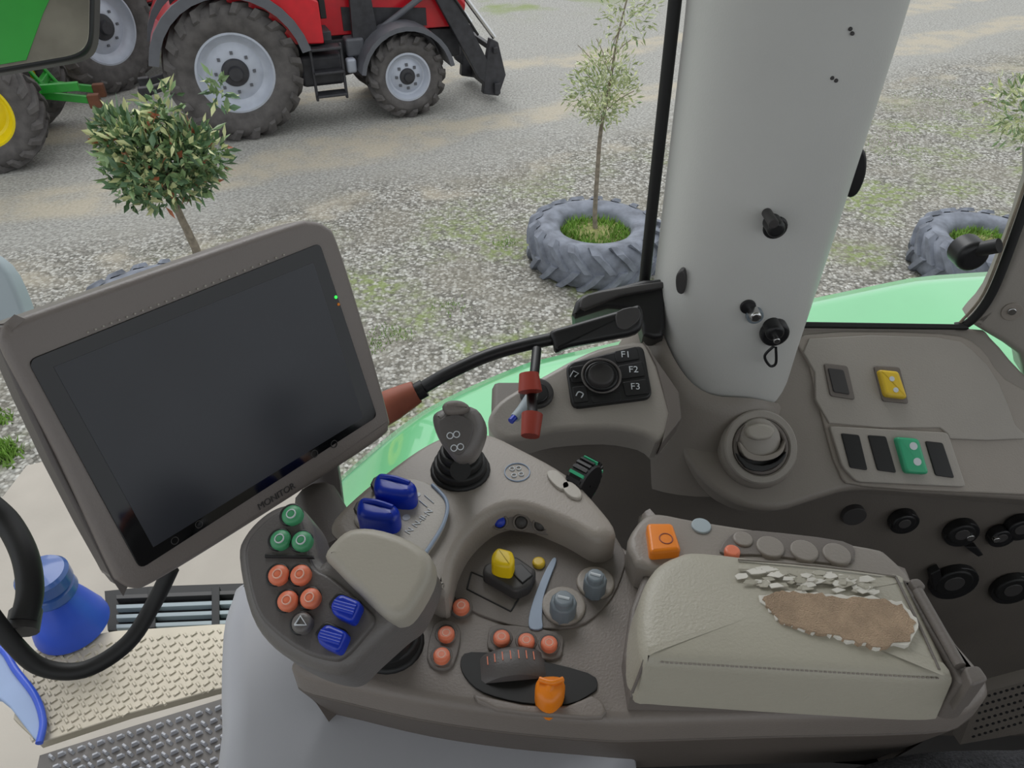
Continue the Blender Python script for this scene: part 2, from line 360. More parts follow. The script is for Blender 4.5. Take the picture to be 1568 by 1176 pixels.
# ---------------------------------------------------------------- tractors
def tractor(name,pos,ang,body,rimm,loader=True,Rr=.72,Rf=.47,wb=2.05,fend=True):
    g=grp(name); T=Matrix.Translation(pos)@Matrix.Rotation(math.radians(ang),4,'Z')
    for y in (.2,1.45): wheel(g,'rear_wheel',(0,y,Rr),Rr-.03,Rr*.56,.4,T,rimm,20)
    for y in (.22,1.42): wheel(g,'front_wheel',(wb,y,Rf),Rf-.03,Rf*.56,.3,T,rimm,16)
    def arc(cx,cz,r0,r1,a0,a1,n=14):
        o=[(cx+r1*math.cos(math.radians(a0+(a1-a0)*i/n)),cz+r1*math.sin(math.radians(a0+(a1-a0)*i/n))) for i in range(n+1)]
        i_=[(cx+r0*math.cos(math.radians(a1-(a1-a0)*i/n)),cz+r0*math.sin(math.radians(a1-(a1-a0)*i/n))) for i in range(n+1)]
        return o+i_
    for y0,y1 in ((.0,.55),(1.1,1.65)):
        if fend:
            prismxz(g,'rear_fender',arc(0,Rr,Rr+.06,Rr+.11,15,165),y0,y1,body,T)
            prismxz(g,'rear_fender_lip',arc(0,Rr,Rr+.03,Rr+.13,12,168),y0-.02,y0+.03,'mud',T)
        prismxz(g,'mudguard',arc(wb,Rf,Rf+.05,Rf+.10,10,170),y0+.02,y1-.12,'mud',T)
    box(g,'rear_axle',(0,.82,Rr),(.3,1.2,.3),'chassis',T); box(g,'front_axle',(wb,.82,Rf),(.18,1.1,.16),'chassis',T)
    prismxz(g,'gearbox',[(-.35,.55),(.5,.4),(1.2,.42),(1.9,.5),(2.75,.52),(2.75,.85),(-.35,1.0)],.58,1.07,'chassis',T,bev=.03)
    prismxz(g,'bonnet',[(.95,.9),(2.75,.88),(2.82,1.15),(2.65,1.35),(.95,1.5)],.5,1.15,body,T,bev=.05)
    prismxz(g,'bonnet_vent',[(1.3,.95),(2.3,.93),(2.3,1.12),(1.3,1.2)],.485,.5,'chassis',T)
    box(g,'engine_block',(1.5,.52,.72),(.9,.12,.3),'chassis',T); box(g,'fuel_tank',(.95,.35,.62),(.5,.34,.34),'chassis',T,bev=.05)
    box(g,'battery_box',(1.38,.42,.8),(.22,.22,.2),'mud',T,bev=.03); box(g,'filter',(1.3,.3,.62),(.12,.12,.16),'rim',T,bev=.03)
    for i in range(3): box(g,'cab_step',(1.0,.12,.38+.25*i),(.34,.2,.03),'chassis',T)
    for x in (.83,1.17): box(g,'step_rail',(x,.1,.62),(.03,.05,.6),'chassis',T)
    prismxz(g,'cab_floor_side',[(.45,.95),(1.0,.92),(1.0,1.35),(.7,1.5),(.3,1.6),(-.1,1.6)],.1,.2,body if fend else 'chassis',T,bev=.02)
    box(g,'cab_floor',(.55,.82,.98),(1.1,1.3,.1),'chassis',T)
    box(g,'driver_seat',(.25,.82,1.35),(.5,.5,.18),'mud',T,bev=.05); box(g,'driver_seat_back',(0,.82,1.65),(.14,.5,.6),'mud',T,bev=.05)
    for x,y in ((1.05,.25),(1.05,1.4),(-.45,.3),(-.45,1.35)): box(g,'cab_post',(x,y,1.85),(.07,.07,1.4),'black',T)
    box(g,'cab_roof',(.3,.82,2.58),(1.75,1.4,.14),body,T,bev=.05)
    box(g,'steering_column',(.8,.82,1.35),(.08,.08,.5),'black',T,rot=Matrix.Rotation(-.4,3,'Y')) 
    for y in (.6,1.0):
        box(g,'lift_arm',(-.62,y,.55),(.7,.05,.08),'chassis' if fend else 'tgreen',T,rot=Matrix.Rotation(-.2,3,'Y')); box(g,'lift_hook',(-.98,y,.47),(.12,.09,.14),'chassis' if fend else 'rust',T)
        tube(g,'lift_rod',[T@Vector((-.4,y,.95)),T@Vector((-.6,y,.55))],.02,body)
    if body=='tgreen':
        box(g,'hitch_frame',(-.6,1.1,.66),(.6,.06,.09),'tgreen',T); box(g,'hitch_cross',(-.5,.85,.66),(.06,.6,.08),'tgreen',T)
    if loader:
        k=.84
        def q(pr): return [((x-1.35)*k+1.35,z) for x,z in pr]
        for y in (.38,1.25):
            prismxz(g,'loader_bracket',[(1.35,.5),(1.7,.5),(1.6,1.6),(1.4,1.6)],y-.04,y+.04,'chassis',T)
            prismxz(g,'loader_arm',q([(1.35,1.55),(1.5,1.72),(2.7,1.5),(3.38,.42),(3.3,.22),(3.18,.3),(2.55,1.28)]),y-.045,y+.045,'chassis',T,bev=.01)
            tube(g,'loader_cylinder',[T@Vector((1.6,y,.9)),T@Vector((2.3,y,1.3))],.035,'mud')
            tube(g,'tilt_cylinder',[T@Vector((2.45,y,1.62)),T@Vector((3.12,y,.75))],.03,'chrome')
            prismxz(g,'tool_bracket',q([(3.25,.1),(3.5,.05),(3.62,.3),(3.5,.7),(3.38,.75),(3.3,.45)]),y-.05,y+.05,'chassis',T,bev=.01)
        box(g,'loader_cross_tube',(2.7,.82,.85),(.12,.9,.12),'chassis',T)
        box(g,'tool_carrier_low',(3.12,.82,.16),(.08,1.1,.14),'chassis',T); box(g,'tool_carrier_top',(3.1,.82,.62),(.06,1.1,.07),'chassis',T)
        tube(g,'hose',[T@Vector((1.5,.3,1.5)),T@Vector((2.0,.2,1.7)),T@Vector((2.5,.3,1.35)),T@Vector((2.9,.35,.8))],.015,'black')
    return g
P=HZ(3.0).at(384,216)
tractor('red_tractor',(P.x,P.y,0),22,'red','rim',wb=1.92)
P=HZ(3.0).at(195,140)
tractor('red_tractor',(P.x,P.y,0),62,'red','rim',loader=False,Rr=.78)
P=HZ(3.0).at(-2,268)
tractor('green_tractor',(P.x-.48,P.y+1.58,0),197,'tgreen','rim_y',loader=False,Rr=.6,fend=False)
# ---------------------------------------------------------------- trees in tyre planters
def planter(cx,cy,R,name):
    g=grp(name); T=Matrix.Translation((cx,cy,.17))@Matrix.Rotation(math.pi/2,4,'X')
    tyre(g,'tyre',R-.03,R*.52,.34,T,'tyre_p',18,.035)
    vs=[(cx,cy,.30)];n=28
    for i in range(n): a=2*math.pi*i/n; vs.append((cx+R*.56*math.cos(a),cy+R*.56*math.sin(a),.24))
    mesh(g,'soil',vs,[(0,1+i,1+(i+1)%n) for i in range(n)],'soil')
    def f():
        r=R*.5*math.sqrt(random.random());a=random.uniform(0,6.283); return cx+r*math.cos(a),cy+r*math.sin(a)-.03,.25
    blades(g,'grass',f,800,.08)
    return g
pz=HZ(2.68)
P1=pz.at(912,345); planter(P1.x,P1.y,.56,'tyre_planter')
g=grp('olive_tree'); y=P1.y
tube(g,'trunk',[Vector((P1.x,y,.285)),Yp(911,325,y),Yp(915,260,y),Yp(920,200,y),Yp(932,140,y),Yp(945,60,y),Yp(965,-20,y)],.017,'bark',radii=[1.2,1.1,1,.9,.7,.4,.3])
for i in range(9):
    a=Yp(922+i*2,190-i*16,y); b=a+Vector((random.uniform(-.25,.25),random.uniform(-.25,.25),random.uniform(.15,.25))); tube(g,'branch',[a,(a+b)/2+Vector((0,0,.02)),b],.003,'bark')
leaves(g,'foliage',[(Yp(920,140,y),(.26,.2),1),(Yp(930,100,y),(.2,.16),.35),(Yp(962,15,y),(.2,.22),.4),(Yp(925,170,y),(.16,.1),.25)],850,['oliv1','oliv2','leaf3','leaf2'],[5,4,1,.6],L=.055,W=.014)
P2=pz.at(240,455); planter(P2.x,P2.y,.56,'tyre_planter')
g=grp('laurel_tree'); y=P2.y
tube(g,'trunk',[Vector((P2.x+.15,y,.285)),Yp(302,400,y),Yp(290,360,y),Yp(278,335,y),Yp(260,290,y),Yp(250,240,y)],.026,'bark',radii=[1.1,1.1,1,.9,.8,.5])
for dx,dy in ((-60,-20),(50,-30),(-30,-60),(35,-70),(-10,-40),(70,15),(-70,25)): tube(g,'branch',[Yp(262,300,y),Yp(258+dx*.5,270+dy*.5,y+random.uniform(-.1,.1)),Yp(250+dx,245+dy,y+random.uniform(-.15,.15))],.009,'bark')
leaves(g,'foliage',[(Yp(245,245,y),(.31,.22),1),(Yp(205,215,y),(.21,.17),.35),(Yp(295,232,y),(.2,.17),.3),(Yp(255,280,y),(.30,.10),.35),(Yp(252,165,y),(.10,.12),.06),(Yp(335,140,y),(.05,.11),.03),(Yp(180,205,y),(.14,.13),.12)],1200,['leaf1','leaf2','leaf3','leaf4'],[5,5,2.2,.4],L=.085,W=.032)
P3=pz.at(1512,362); planter(P3.x,P3.y,.52,'tyre_planter')
g=grp('olive_tree'); y=P3.y
tube(g,'trunk',[Vector((P3.x+.15,y,.285)),Yp(1590,300,y),Yp(1612,250,y),Yp(1640,160,y)],.018,'bark')
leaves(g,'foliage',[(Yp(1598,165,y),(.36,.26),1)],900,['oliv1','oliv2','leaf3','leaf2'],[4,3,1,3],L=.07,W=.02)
# ---------------------------------------------------------------- outside of our cab: fender with wheel, mirror
g=grp('rear_fender')
edge=[Yp(*q,1.35) for q in ((1300,434),(880,528),(780,556),(650,618),(560,688),(500,748))]
arc=cat([(3.0,.72),(1.6,.72),(.95,.745)]+[(p.x,H-p.z) for p in edge]+[(-.58,1.62),(-.62,1.9)],4,False)
vs=[];fs=[];ys=[(.90,.0),(.95,0),(1.29,0),(1.335,.008),(1.35,.03),(1.35,.09)]
for x,d in arc:
    for yy,dz in ys: vs.append((x,yy,H-d-dz))
K=len(ys)
for i in range(len(arc)-1):
    for k in range(K-1): fs.append((i*K+k,i*K+k+1,(i+1)*K+k+1,(i+1)*K+k))
mesh(g,'fender_shell',vs,fs,'mint',sharp=60)
wheel(g,'cab_rear_wheel',(.72,1.15,.95),.95,.5,.34,Matrix(),'rim',22)
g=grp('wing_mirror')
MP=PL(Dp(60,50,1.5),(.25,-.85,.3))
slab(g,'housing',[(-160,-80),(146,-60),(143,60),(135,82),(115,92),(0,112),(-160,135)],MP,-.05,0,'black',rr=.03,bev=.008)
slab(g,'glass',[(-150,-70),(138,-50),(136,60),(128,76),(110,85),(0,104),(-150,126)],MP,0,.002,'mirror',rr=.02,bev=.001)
slab(g,'green_reflection',[(-148,-68),(98,-50),(66,20),(40,92),(0,99),(-148,120)],MP,.002,.004,'tgreen',bev=.001)  # green sheet laid on the glass in place of a reflection
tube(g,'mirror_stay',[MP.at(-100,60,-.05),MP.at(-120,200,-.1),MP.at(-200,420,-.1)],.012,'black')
# ---------------------------------------------------------------- cab shell
g=grp('cab_pillar')
def pring(z,xl,xr,yf,yb=.93,n=24,tl=0,tr=0):
    o=[]; 
    for i in range(n+1):
        a=math.pi*i/n; c=math.cos(a); s=math.sin(a); cx=(xl+xr)/2; w=(xr-xl)/2
        x=cx-w*abs(c)**.8*(1 if c>0 else -1); q=(cx-x)/w
        o.append((x,yb-(yb-yf)*s**.65,z+(tl*q**3 if q>0 else -tr*q*q)))
    return o
def loft(g,name,rings,m,sharp=80):
    n=len(rings[0]); vs=sum(rings,[]); fs=[]
    for r in range(len(rings)-1):
        for i in range(n): j=(i+1)%n; fs.append((r*n+i,r*n+j,(r+1)*n+j,(r+1)*n+i))
    return mesh(g,name,vs,fs,m,sharp=sharp)
loft(g,'pillar_cover',[pring(2.2,.213,.403,.785),pring(2.40,.206,.408,.79),pring(2.55,.203,.415,.795),pring(2.8,.199,.424,.80),pring(3.0,.192,.427,.80),pring(3.45,.18,.43,.79)],'pillar')
loft(g,'pillar_collar',[pring(2.366,.203,.408,.782,tl=.07,tr=.06),pring(2.362,.197,.411,.774,tl=.07,tr=.06),pring(2.345,.188,.415,.767,tl=.065,tr=.06),pring(2.32,.172,.425,.758,tl=.05,tr=.05),pring(2.29,.15,.44,.748,tl=.03,tr=.04),pring(2.22,.13,.46,.735)],'trim_d')
tube(g,'window_seal',[Vector((.172,.93,3.45)),Vector((.184,.93,2.9)),Vector((.190,.93,2.5)),Vector((.195,.93,2.35))],.008,'rubber')
PP=PL((.3,.802,2.6),(0,-1,0))
for x,y_ in ((1303,45),(1281,124),(1306,52),(1275,120)): disc(g,'screw_hole',x,y_,PP,3,-.01,.003,'dark')
disc(g,'slot_hole',1176,331,PP,12,-.01,.004,'black'); 
disc(g,'coat_knob_base',1188,350,PP,19,-.01,.008,'black',bev=.003); disc(g,'coat_knob',1190,353,PP,14,0,.028,'black',bev=.006)
disc(g,'knob_washer',1185,343,PP,8,0,.034,'dark')
PP2=PL((.3,.795,2.5),(0,-1,0))
disc(g,'slot_hole',1146,471,PP2,12,-.01,.004,'black'); disc(g,'chrome_stud_base',1157,486,PP2,13,0,.01,'knob',bev=.002); disc(g,'chrome_stud',1158,487,PP2,9,0,.02,'chrome',bev=.003)
disc(g,'latch_base',1188,514,PP2,22,-.01,.012,'black',bev=.004); disc(g,'latch_cap',1188,512,PP2,14,0,.022,'black',bev=.004); disc(g,'latch_pin',1190,523,PP2,5,0,.03,'chrome')
tube(g,'pull_ring',[PP2.at(1185,530,.02),PP2.at(1171,545,.02),PP2.at(1179,560,.02),PP2.at(1188,556,.02),PP2.at(1188,532,.02)],.0018,'black')
slab(g,'oval_plug',[(1036,420),(1046,415),(1050,432),(1046,450),(1037,448),(1034,434)],PL((.225,.825,2.5),(-.5,-1,0)),-.03,.004,'dark',sm=3)
slab(g,'outer_latch',[(1310,222),(1327,235),(1327,268),(1314,298),(1298,302),(1296,270),(1300,240)],PL((.42,.86,2.7),(0,-1,0)),-.03,.01,'black',sm=3,bev=.004)
# rear quarter pillar
g=grp('rear_cab_pillar')
QP=PL((.9,.84,2.5),(-.25,-1,.1))
slab(g,'cover',[(1610,215),(1900,100),(1900,700),(1600,600),(1560,545),(1495,503),(1490,492),(1520,455),(1558,365),(1585,280)],QP,-.05,0,'trim',sm=3,bev=.012)
tube(g,'seal',[QP.at(1640,100,.0),QP.at(1590,255,.002),QP.at(1552,365,.002),QP.at(1518,450,.002),QP.at(1486,492,.002),QP.at(1462,500,0)],.006,'rubber')
tube(g,'seal_lip',[QP.at(1625,100,.0),QP.at(1578,255,.002),QP.at(1540,365,.002),QP.at(1506,450,.002),QP.at(1470,494,.002)],.002,'bark')
disc(g,'screw',1550,478,QP,15,0,.002,'plastic'); disc(g,'screw_head',1550,478,QP,6,0,.005,'chrome')
disc(g,'window_catch',1492,396,PL((.9,.9,2.6),(0,-1,0)),25,-.02,.01,'black',bev=.008); tube(g,'catch_arm',[Yp(1492,383,.9),Yp(1530,376,.88)],.010,'black')
# side trim and lower wall
PS=PL((0,.9,H-.585),(0,-.627,.779))
g=grp('wall_right')
slab(g,'upper_trim',[(985,535),(1010,548),(1060,545),(1150,500),(1235,497),(1480,500),(1520,515),(1570,570),(1660,640),(1720,775),(1568,765),(1400,754),(1310,750),(1250,765),(1190,782),(1130,772),(1080,738),(1045,690),(1030,640),(1005,590)],PS,-.05,0,'trim_d',sm=3,bev=.010)
slab(g,'sill_seal',[(1225,492),(1480,496),(1485,503),(1225,500)],PS,0,.008,'rubber',bev=.002)
slab(g,'switch_panel',[(1232,512),(1440,510),(1500,530),(1540,580),(1640,640),(1700,765),(1568,758),(1325,745),(1285,722),(1262,650),(1240,560)],PS,-.01,.004,'plastic',sm=3,bev=.003)
slab(g,'switch_panel_inner',[(1240,518),(1435,516),(1490,536),(1530,586),(1555,650),(1568,672),(1455,672),(1440,655),(1270,648),(1248,570)],PS,0,.007,'trim',sm=2,bev=.002)
slab(g,'rocker_frame',[(1270,652),(1452,662),(1480,746),(1312,738),(1290,715)],PS,0,.010,'trim',rr=.006,bev=.002)
for q,mm in ((((1288,663),(1316,666),(1329,720),(1302,716)),'black'),(((1329,666),(1357,668),(1373,724),(1344,720)),'black'),(((1417,675),(1444,678),(1462,732),(1433,728)),'black')):
    slab(g,'rocker_blank',list(q),PS,.005,.012,mm,rr=.003,bev=.001)
slab(g,'rocker_switch_green',[(1372,668),(1408,671),(1424,726),(1388,724)],PS,.005,.019,'switchg',rr=.006,bev=.004)
disc(g,'rocker_symbol',1399,683,PS,6,.018,.0195,'line',bev=0); disc(g,'rocker_symbol',1405,707,PS,6,.018,.0195,'line',bev=0)
slab(g,'blank_frame',[(1262,556),(1298,560),(1310,612),(1272,606)],PS,.003,.010,'plastic_d',rr=.004,bev=.001); slab(g,'blank_switch',[(1268,563),(1292,566),(1302,604),(1277,600)],PS,.006,.012,'dark',rr=.003,bev=.001)
slab(g,'yellow_frame',[(1338,560),(1378,562),(1392,618),(1352,614)],PS,.003,.010,'plastic_d',rr=.004,bev=.001); slab(g,'beacon_switch_yellow',[(1346,565),(1377,568),(1391,610),(1357,606)],PS,.006,.019,'switchy',rr=.005,bev=.004)
disc(g,'switch_symbol',1366,580,PS,4,.018,.0196,'line',bev=0); disc(g,'switch_symbol',1372,597,PS,4,.018,.0196,'line',bev=0)
vs=[];fs=[]
prof=[(.79,.715),(.765,.735),(.745,.80),(.735,.9),(.73,1.0),(.74,1.48)]
xs=[-.03,-.01,.04,.1,.2,.35,.5,.7,.9,1.2,1.9]; K=len(prof)
for i,x in enumerate(xs):
    for yy,d in prof: vs.append((x,yy+(.09 if i==0 else .03 if i==1 else .01 if i==2 else 0),H-d))
for i in range(len(xs)-1):
    for k in range(K-1): fs.append((i*K+k,i*K+k+1,(i+1)*K+k+1,(i+1)*K+k))
mesh(g,'lower_wall',vs,fs,'wall',sharp=80)
box(g,'inner_wall_top',(.12,.83,2.27),(.30,.1,.1),'wall',bev=.01)
WP=PL((0,.732,2.1),(0,-1,0.06))
disc(g,'blank_plug',1309,792,WP,18,-.01,.003,'dark')
def socket(x,y_,r,cap='black'):
    disc(g,'socket_ring',x,y_,WP,r,-.01,.006,'black',bev=.002); disc(g,'socket_body',x,y_,WP,r*.78,0,.013,cap,bev=.003); disc(g,'socket_centre',x,y_,WP,r*.42,0,.0145,'dark',bev=.001)
socket(1386,803,22); socket(1474,820,26,'rubber'); disc(g,'socket_contact',1487,825,WP,6,.01,.017,'chrome'); slab(g,'socket_tab',[(1478,838),(1496,838),(1506,850),(1498,853)],WP,.0,.01,'black',bev=.001)
socket(1535,825,20); socket(1565,812,24); disc(g,'socket_contact',1527,828,WP,5,.01,.017,'chrome')
socket(1462,895,36,'rubber'); slab(g,'socket_hinge',[(1425,880),(1440,872),(1446,900),(1430,905)],WP,.0,.012,'black',rr=.003)
socket(1552,905,32,'rubber')
GP=PL((0,.60,2.2),(0,-1,.3))
slab(g,'side_grille',[(1500,1062),(1620,1030),(1640,1110),(1470,1140)],GP,-.02,.0,'wall',bev=0)
for i in range(12):
    for j in range(6): disc(g,'grille_hole',1506+i*9+j*-3,1068+j*12-i*2.6,GP,2.6,-.001,.0006,'black',bev=0,n=6)
# air vent
g=grp('air_vent')
VP=PL(PS.at(1166,684,.024),(0.05,-.72,.69))
def ring(g,name,x,y_,pl,r0,r1,h0,h1,m,n=40):
    P=pl.at(x,y_,h1); d=(P-C).dot(Vector((0,cp,-sp))); u,v=pl.uv(P); a=r0*d/FL; b=r1*d/FL; vs=[];fs=[]
    e=min(.002,(b-a)*.3,abs(h1-h0)*.5)
    pf=[(b,h0),(b,h1-e),(b-e,h1),(a+e,h1),(a,h1-e),(a,h0)]
    for i in range(n):
        t=2*math.pi*i/n
        for r,h in pf: vs.append(pl.w(u+r*math.cos(t),v+r*math.sin(t),h))
    for i in range(n):
        j=(i+1)%n
        for k in range(6): fs.append((i*6+k,j*6+k,j*6+(k+1)%6,i*6+(k+1)%6))
    return mesh(g,name,vs,fs,m)
disc(g,'vent_housing',1166,688,VP,61,-.06,-.004,'trim_d',bev=.012)
ring(g,'vent_surround',1166,684,VP,44,57,-.03,.004,'trim'); disc(g,'vent_well',1166,684,VP,45,-.02,-.002,'black')
ring(g,'vent_barrel',1166,684,VP,36,43,-.01,.006,'plastic_d')
disc(g,'vent_nozzle',1165,672,VP,33,-.01,.008,'trim',bev=.006,dome=.004)
slab(g,'vent_flap',[(1132,676),(1147,692),(1170,698),(1193,690),(1203,674),(1199,692),(1184,703),(1160,706),(1140,698)],VP,.0,.013,'plastic',sm=3,bev=.001)
slab(g,'vent_slot',[(1128,694),(1145,708),(1168,713),(1190,706),(1204,692),(1198,707),(1170,722),(1142,716)],VP,0,.011,'black',sm=2,bev=.001)
slab(g,'vent_tab',[(1145,655),(1165,648),(1186,655),(1182,670),(1162,674),(1147,668)],VP,.0,.018,'plastic_l',sm=3,bev=.004)
# keypad pod
g=grp('keypad_console')
KP=PL(HZ(.60).at(900,600),(0,-.38,.92))
slab(g,'pod',[(748,650),(752,628),(775,605),(830,575),(885,545),(930,528),(985,522),(1003,545),(1022,595),(1042,635),(1012,676),(985,664),(930,655),(850,660),(800,672),(765,672)],KP,-.05,0,'trim',sm=3,bev=.008)
slab(g,'pod_side_cover',[(985,522),(1040,600),(1044,640),(1014,678),(1024,632),(1005,560)],KP,-.04,.002,'plastic_d',bev=.002)
slab(g,'keypad',[(866,556),(985,527),(1000,608),(876,624)],KP,-.002,.007,'black',rr=.012,bev=.003)
for k in ([(872,562),(895,558),(898,583),(876,586)],[(876,592),(898,590),(902,614),(880,617)],[(940,538),(975,530),(980,549),(944,555)],[(946,560),(984,553),(988,575),(951,580)],[(953,585),(990,580),(994,602),(958,606)],[(904,606),(950,600),(952,612),(908,617)]):
    slab(g,'key',k,KP,.006,.0085,'black',rr=.003,bev=.001)
for s,x,y_ in (('F1',958,543),('F2',970,566),('F3',973,592)): text(g,'key_text',s,x,y_,KP,.009,.0135,'line')
tube(g,'key_icon',[KP.at(873,577,.009),KP.at(878,568,.009),KP.at(886,572,.009),KP.at(880,577,.009)],.0008,'line',sm=1); tube(g,'key_icon',[KP.at(882,606,.009),KP.at(886,600,.009),KP.at(893,603,.009),KP.at(890,609,.009)],.0008,'line')
ring(g,'knob_ring',921,574,KP,27,31,.006,.010,'grey'); disc(g,'rotary_base',921,574,KP,26,0,.016,'black',bev=.003); disc(g,'rotary_knob',921,571,KP,20,0,.026,'dark',bev=.004,dome=.002)
disc(g,'ignition_ring',822,600,KP,26,-.005,.006,'dark',bev=.003); disc(g,'ignition_barrel',822,600,KP,18,0,.012,'black',bev=.002)
g=grp('ignition_key')
q=KP
tube(g,'key_blade',[q.at(818,596,.008),q.at(800,625,.03),q.at(788,640,.035)],.006,'pale'); tube(g,'key_fob',[q.at(798,628,.034),q.at(782,645,.038)],.004,'blue')
tube(g,'key_ring_tab',[q.at(822,600,.02),q.at(813,626,.03)],.004,'chrome')
# grab rail, handle
g=grp('door_handle_rail')
R1=[Dp(560,650,.97),Dp(600,620,.96),Dp(640,598,.95),Dp(690,570,.94),Dp(760,540,.94),Dp(850,518,.95),Dp(930,505,.97)]
tube(g,'rail',R1,.0085,'black'); tube(g,'sleeve_brown',[Dp(570,640,.955),Dp(600,620,.95),Dp(638,600,.95)],.020,'sleeve',radii=[1,1.05,.75]); 
tube(g,'rail_collar',[Dp(636,602,.95),Dp(650,594,.95)],.012,'black')
HP=PL(Dp(920,490,.93),(-.1,-.75,.6))
slab(g,'grip',[(843,507),(880,495),(960,472),(980,468),(985,490),(975,510),(930,520),(870,532),(850,540),(846,525)],HP,-.03,0,'black',sm=3,bev=.006)
slab(g,'grip_button',[(945,477),(975,470),(980,488),(960,505),(945,500)],HP,-.001,.004,'dark',sm=3,bev=.002)
HB=PL(Dp(950,450,1.02),(-.1,-.6,.75))
slab(g,'latch_housing',[(878,470),(892,450),(950,436),(1015,425),(1018,470),(1016,515),(985,512),(975,480),(930,470),(880,486)],HB,-.05,0,'black',sm=2,bev=.008)
slab(g,'latch_cover',[(888,462),(900,450),(950,440),(1012,430),(1014,440),(950,452),(895,474)],HB,0,.008,'dark',sm=2,bev=.003)
g=grp('lift_control_knob')
tube(g,'stem',[Dp(822,535,.93),Dp(818,575,.90),Dp(814,600,.89),Dp(816,640,.84)],.006,'black'); tube(g,'red_knob_upper',[Dp(810,572,.875),Dp(812,600,.87)],.013,'red_k',radii=[.9,1.1]); tube(g,'red_knob_lower',[Dp(815,634,.83),Dp(812,668,.82)],.011,'red_k',radii=[1.1,.95])
# ---------------------------------------------------------------- console
g=grp('armrest_console')
DK=HZ(.53)
deck=[(560,900),(640,890),(665,850),(700,800),(760,775),(880,780),(935,805),(962,838),(985,790),(1010,786),(1350,850),(1400,890),(1450,960),(1515,1040),(1500,1075),(1440,1092),(1200,1098),(1000,1104),(925,1104),(780,1092),(640,1072),(520,1045),(455,1028),(448,1005),(500,960)]
slab(g,'lower_deck',deck,DK,-.028,0,'deck',sm=3,bev=.009)
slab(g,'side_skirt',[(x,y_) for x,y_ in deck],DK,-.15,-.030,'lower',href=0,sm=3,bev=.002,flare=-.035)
AR=HZ(.495)
slab(g,'upper_arch',[(505,800),(545,755),(600,712),(650,678),(690,662),(745,660),(800,684),(868,722),(915,768),(944,810),(915,824),(868,800),(805,776),(762,780),(722,812),(698,855),(686,905),(660,900),(640,882),(600,860),(530,830)],AR,-.05,0,'plastic',sm=4,bev=.009)
LP=PL(AR.at(620,780,.003),(-.02,-.02,1))
slab(g,'lever_plate',[(548,780),(590,745),(625,732),(662,742),(684,765),(680,800),(655,842),(640,850),(590,828),(545,800)],LP,-.006,.003,'plastic_l',sm=3,bev=.002)
tube(g,'plate_trim',[LP.at(662,742,.004),LP.at(684,768,.004),LP.at(679,802,.004),LP.at(652,846,.004)],.0016,'lblue')
for a,b in (((642,766),(654,776)),((650,758),(664,770))): tube(g,'print',[LP.at(*a,.0035),LP.at(*b,.0035)],.0005,'line')
text(g,'print',"N N-II-N",642,798,LP,.0035,.0085,'line',rot=.95); disc(g,'print_dot',622,792,LP,6,.003,.0036,'line',bev=0); disc(g,'print_dot',640,757,LP,4,.003,.0036,'line',bev=0)
def blue_lever(cx,cy):
    slab(g,'lever_slot',[(cx-36,cy+2),(cx-20,cy+14),(cx+26,cy+24),(cx+36,cy+14),(cx+20,cy-4),(cx-20,cy-14)],LP,0,.006,'black',sm=2,bev=.001)
    slab(g,'blue_lever',[(cx-32,cy-4),(cx-24,cy-18),(cx-5,cy-17),(cx+28,cy-6),(cx+34,cy+6),(cx+26,cy+18),(cx+2,cy+18),(cx-28,cy+12)],LP,.0,.022,'blue',sm=3,bev=.007)
    tube(g,'blue_ridge',[LP.at(cx-20,cy-9,.0215),LP.at(cx,cy-7,.023),LP.at(cx+24,cy+1,.0215)],.0025,'blue')
blue_lever(603,739); blue_lever(577,776)
ring(g,'decal_ring',792,722,AR,18.5,20,0,.0012,'lblue')
for dx,dy in ((-8,-5),(2,-6),(-5,5),(6,3)): ring(g,'decal_dots',792+dx,722+dy,AR,3,4.2,0,.0012,'line')
for q in ([(838,722),(852,720),(868,735),(872,745),(858,748),(842,734)],[(862,738),(876,738),(890,752),(888,762),(874,760),(862,748)]): slab(g,'pad_button',q,AR,0,.003,'plastic_l',sm=3,bev=.001)
BF=PL(AR.at(815,802,-.02),(0,-.75,.66))
slab(g,'button_strip',[(745,795),(760,786),(800,786),(868,798),(888,812),(880,824),(840,820),(780,812),(748,808)],BF,-.01,.001,'plastic_d',sm=3,bev=.001)
for x,y_,m_ in ((765,799,'blue'),(798,800,'dark'),(828,803,'dark'),(860,811,'green_b')):
    ring(g,'button_ring',x,y_,BF,10,13,0,.004,'plastic_d'); disc(g,'button',x,y_,BF,9,0,.004,m_,bev=.0015,dome=.001)
slab(g,'recess_plate',[(692,905),(705,860),(730,822),(762,800),(800,797),(880,815),(930,822),(958,850),(945,900),(920,935),(880,960),(800,960),(745,945),(715,930)],DK,0,.002,'plastic_d',sm=3,bev=.001)
slab(g,'yellow_switch_base',[(742,862),(790,850),(822,872),(812,896),(790,906),(738,876)],DK,0,.014,'dark',sm=0,rr=.004,bev=.003)
slab(g,'yellow_switch_slot',[(775,868),(798,862),(816,880),(800,893)],DK,.01,.0155,'black',bev=.001)
slab(g,'yellow_switch',[(753,846),(762,836),(785,842),(789,856),(783,868),(765,866),(752,860)],DK,.012,.030,'yellow',rr=.003,bev=.004)
for a,b in (((722,876),(800,908)),((800,908),(782,936)),((782,936),(715,902)),((715,902),(722,876))): tube(g,'blank_outline',[DK.at(*a,.0022),DK.at(*b,.0022)],.0007,'black')
disc(g,'yellow_button',825,859,DK,10,0,.006,'switchy',bev=.002)
slab(g,'pale_blue_arc',[(846,855),(852,858),(842,885),(832,915),(830,945),(830,962),(812,962),(810,945),(818,915),(832,880)],DK,0,.0045,'lblue',sm=3,bev=.0005)
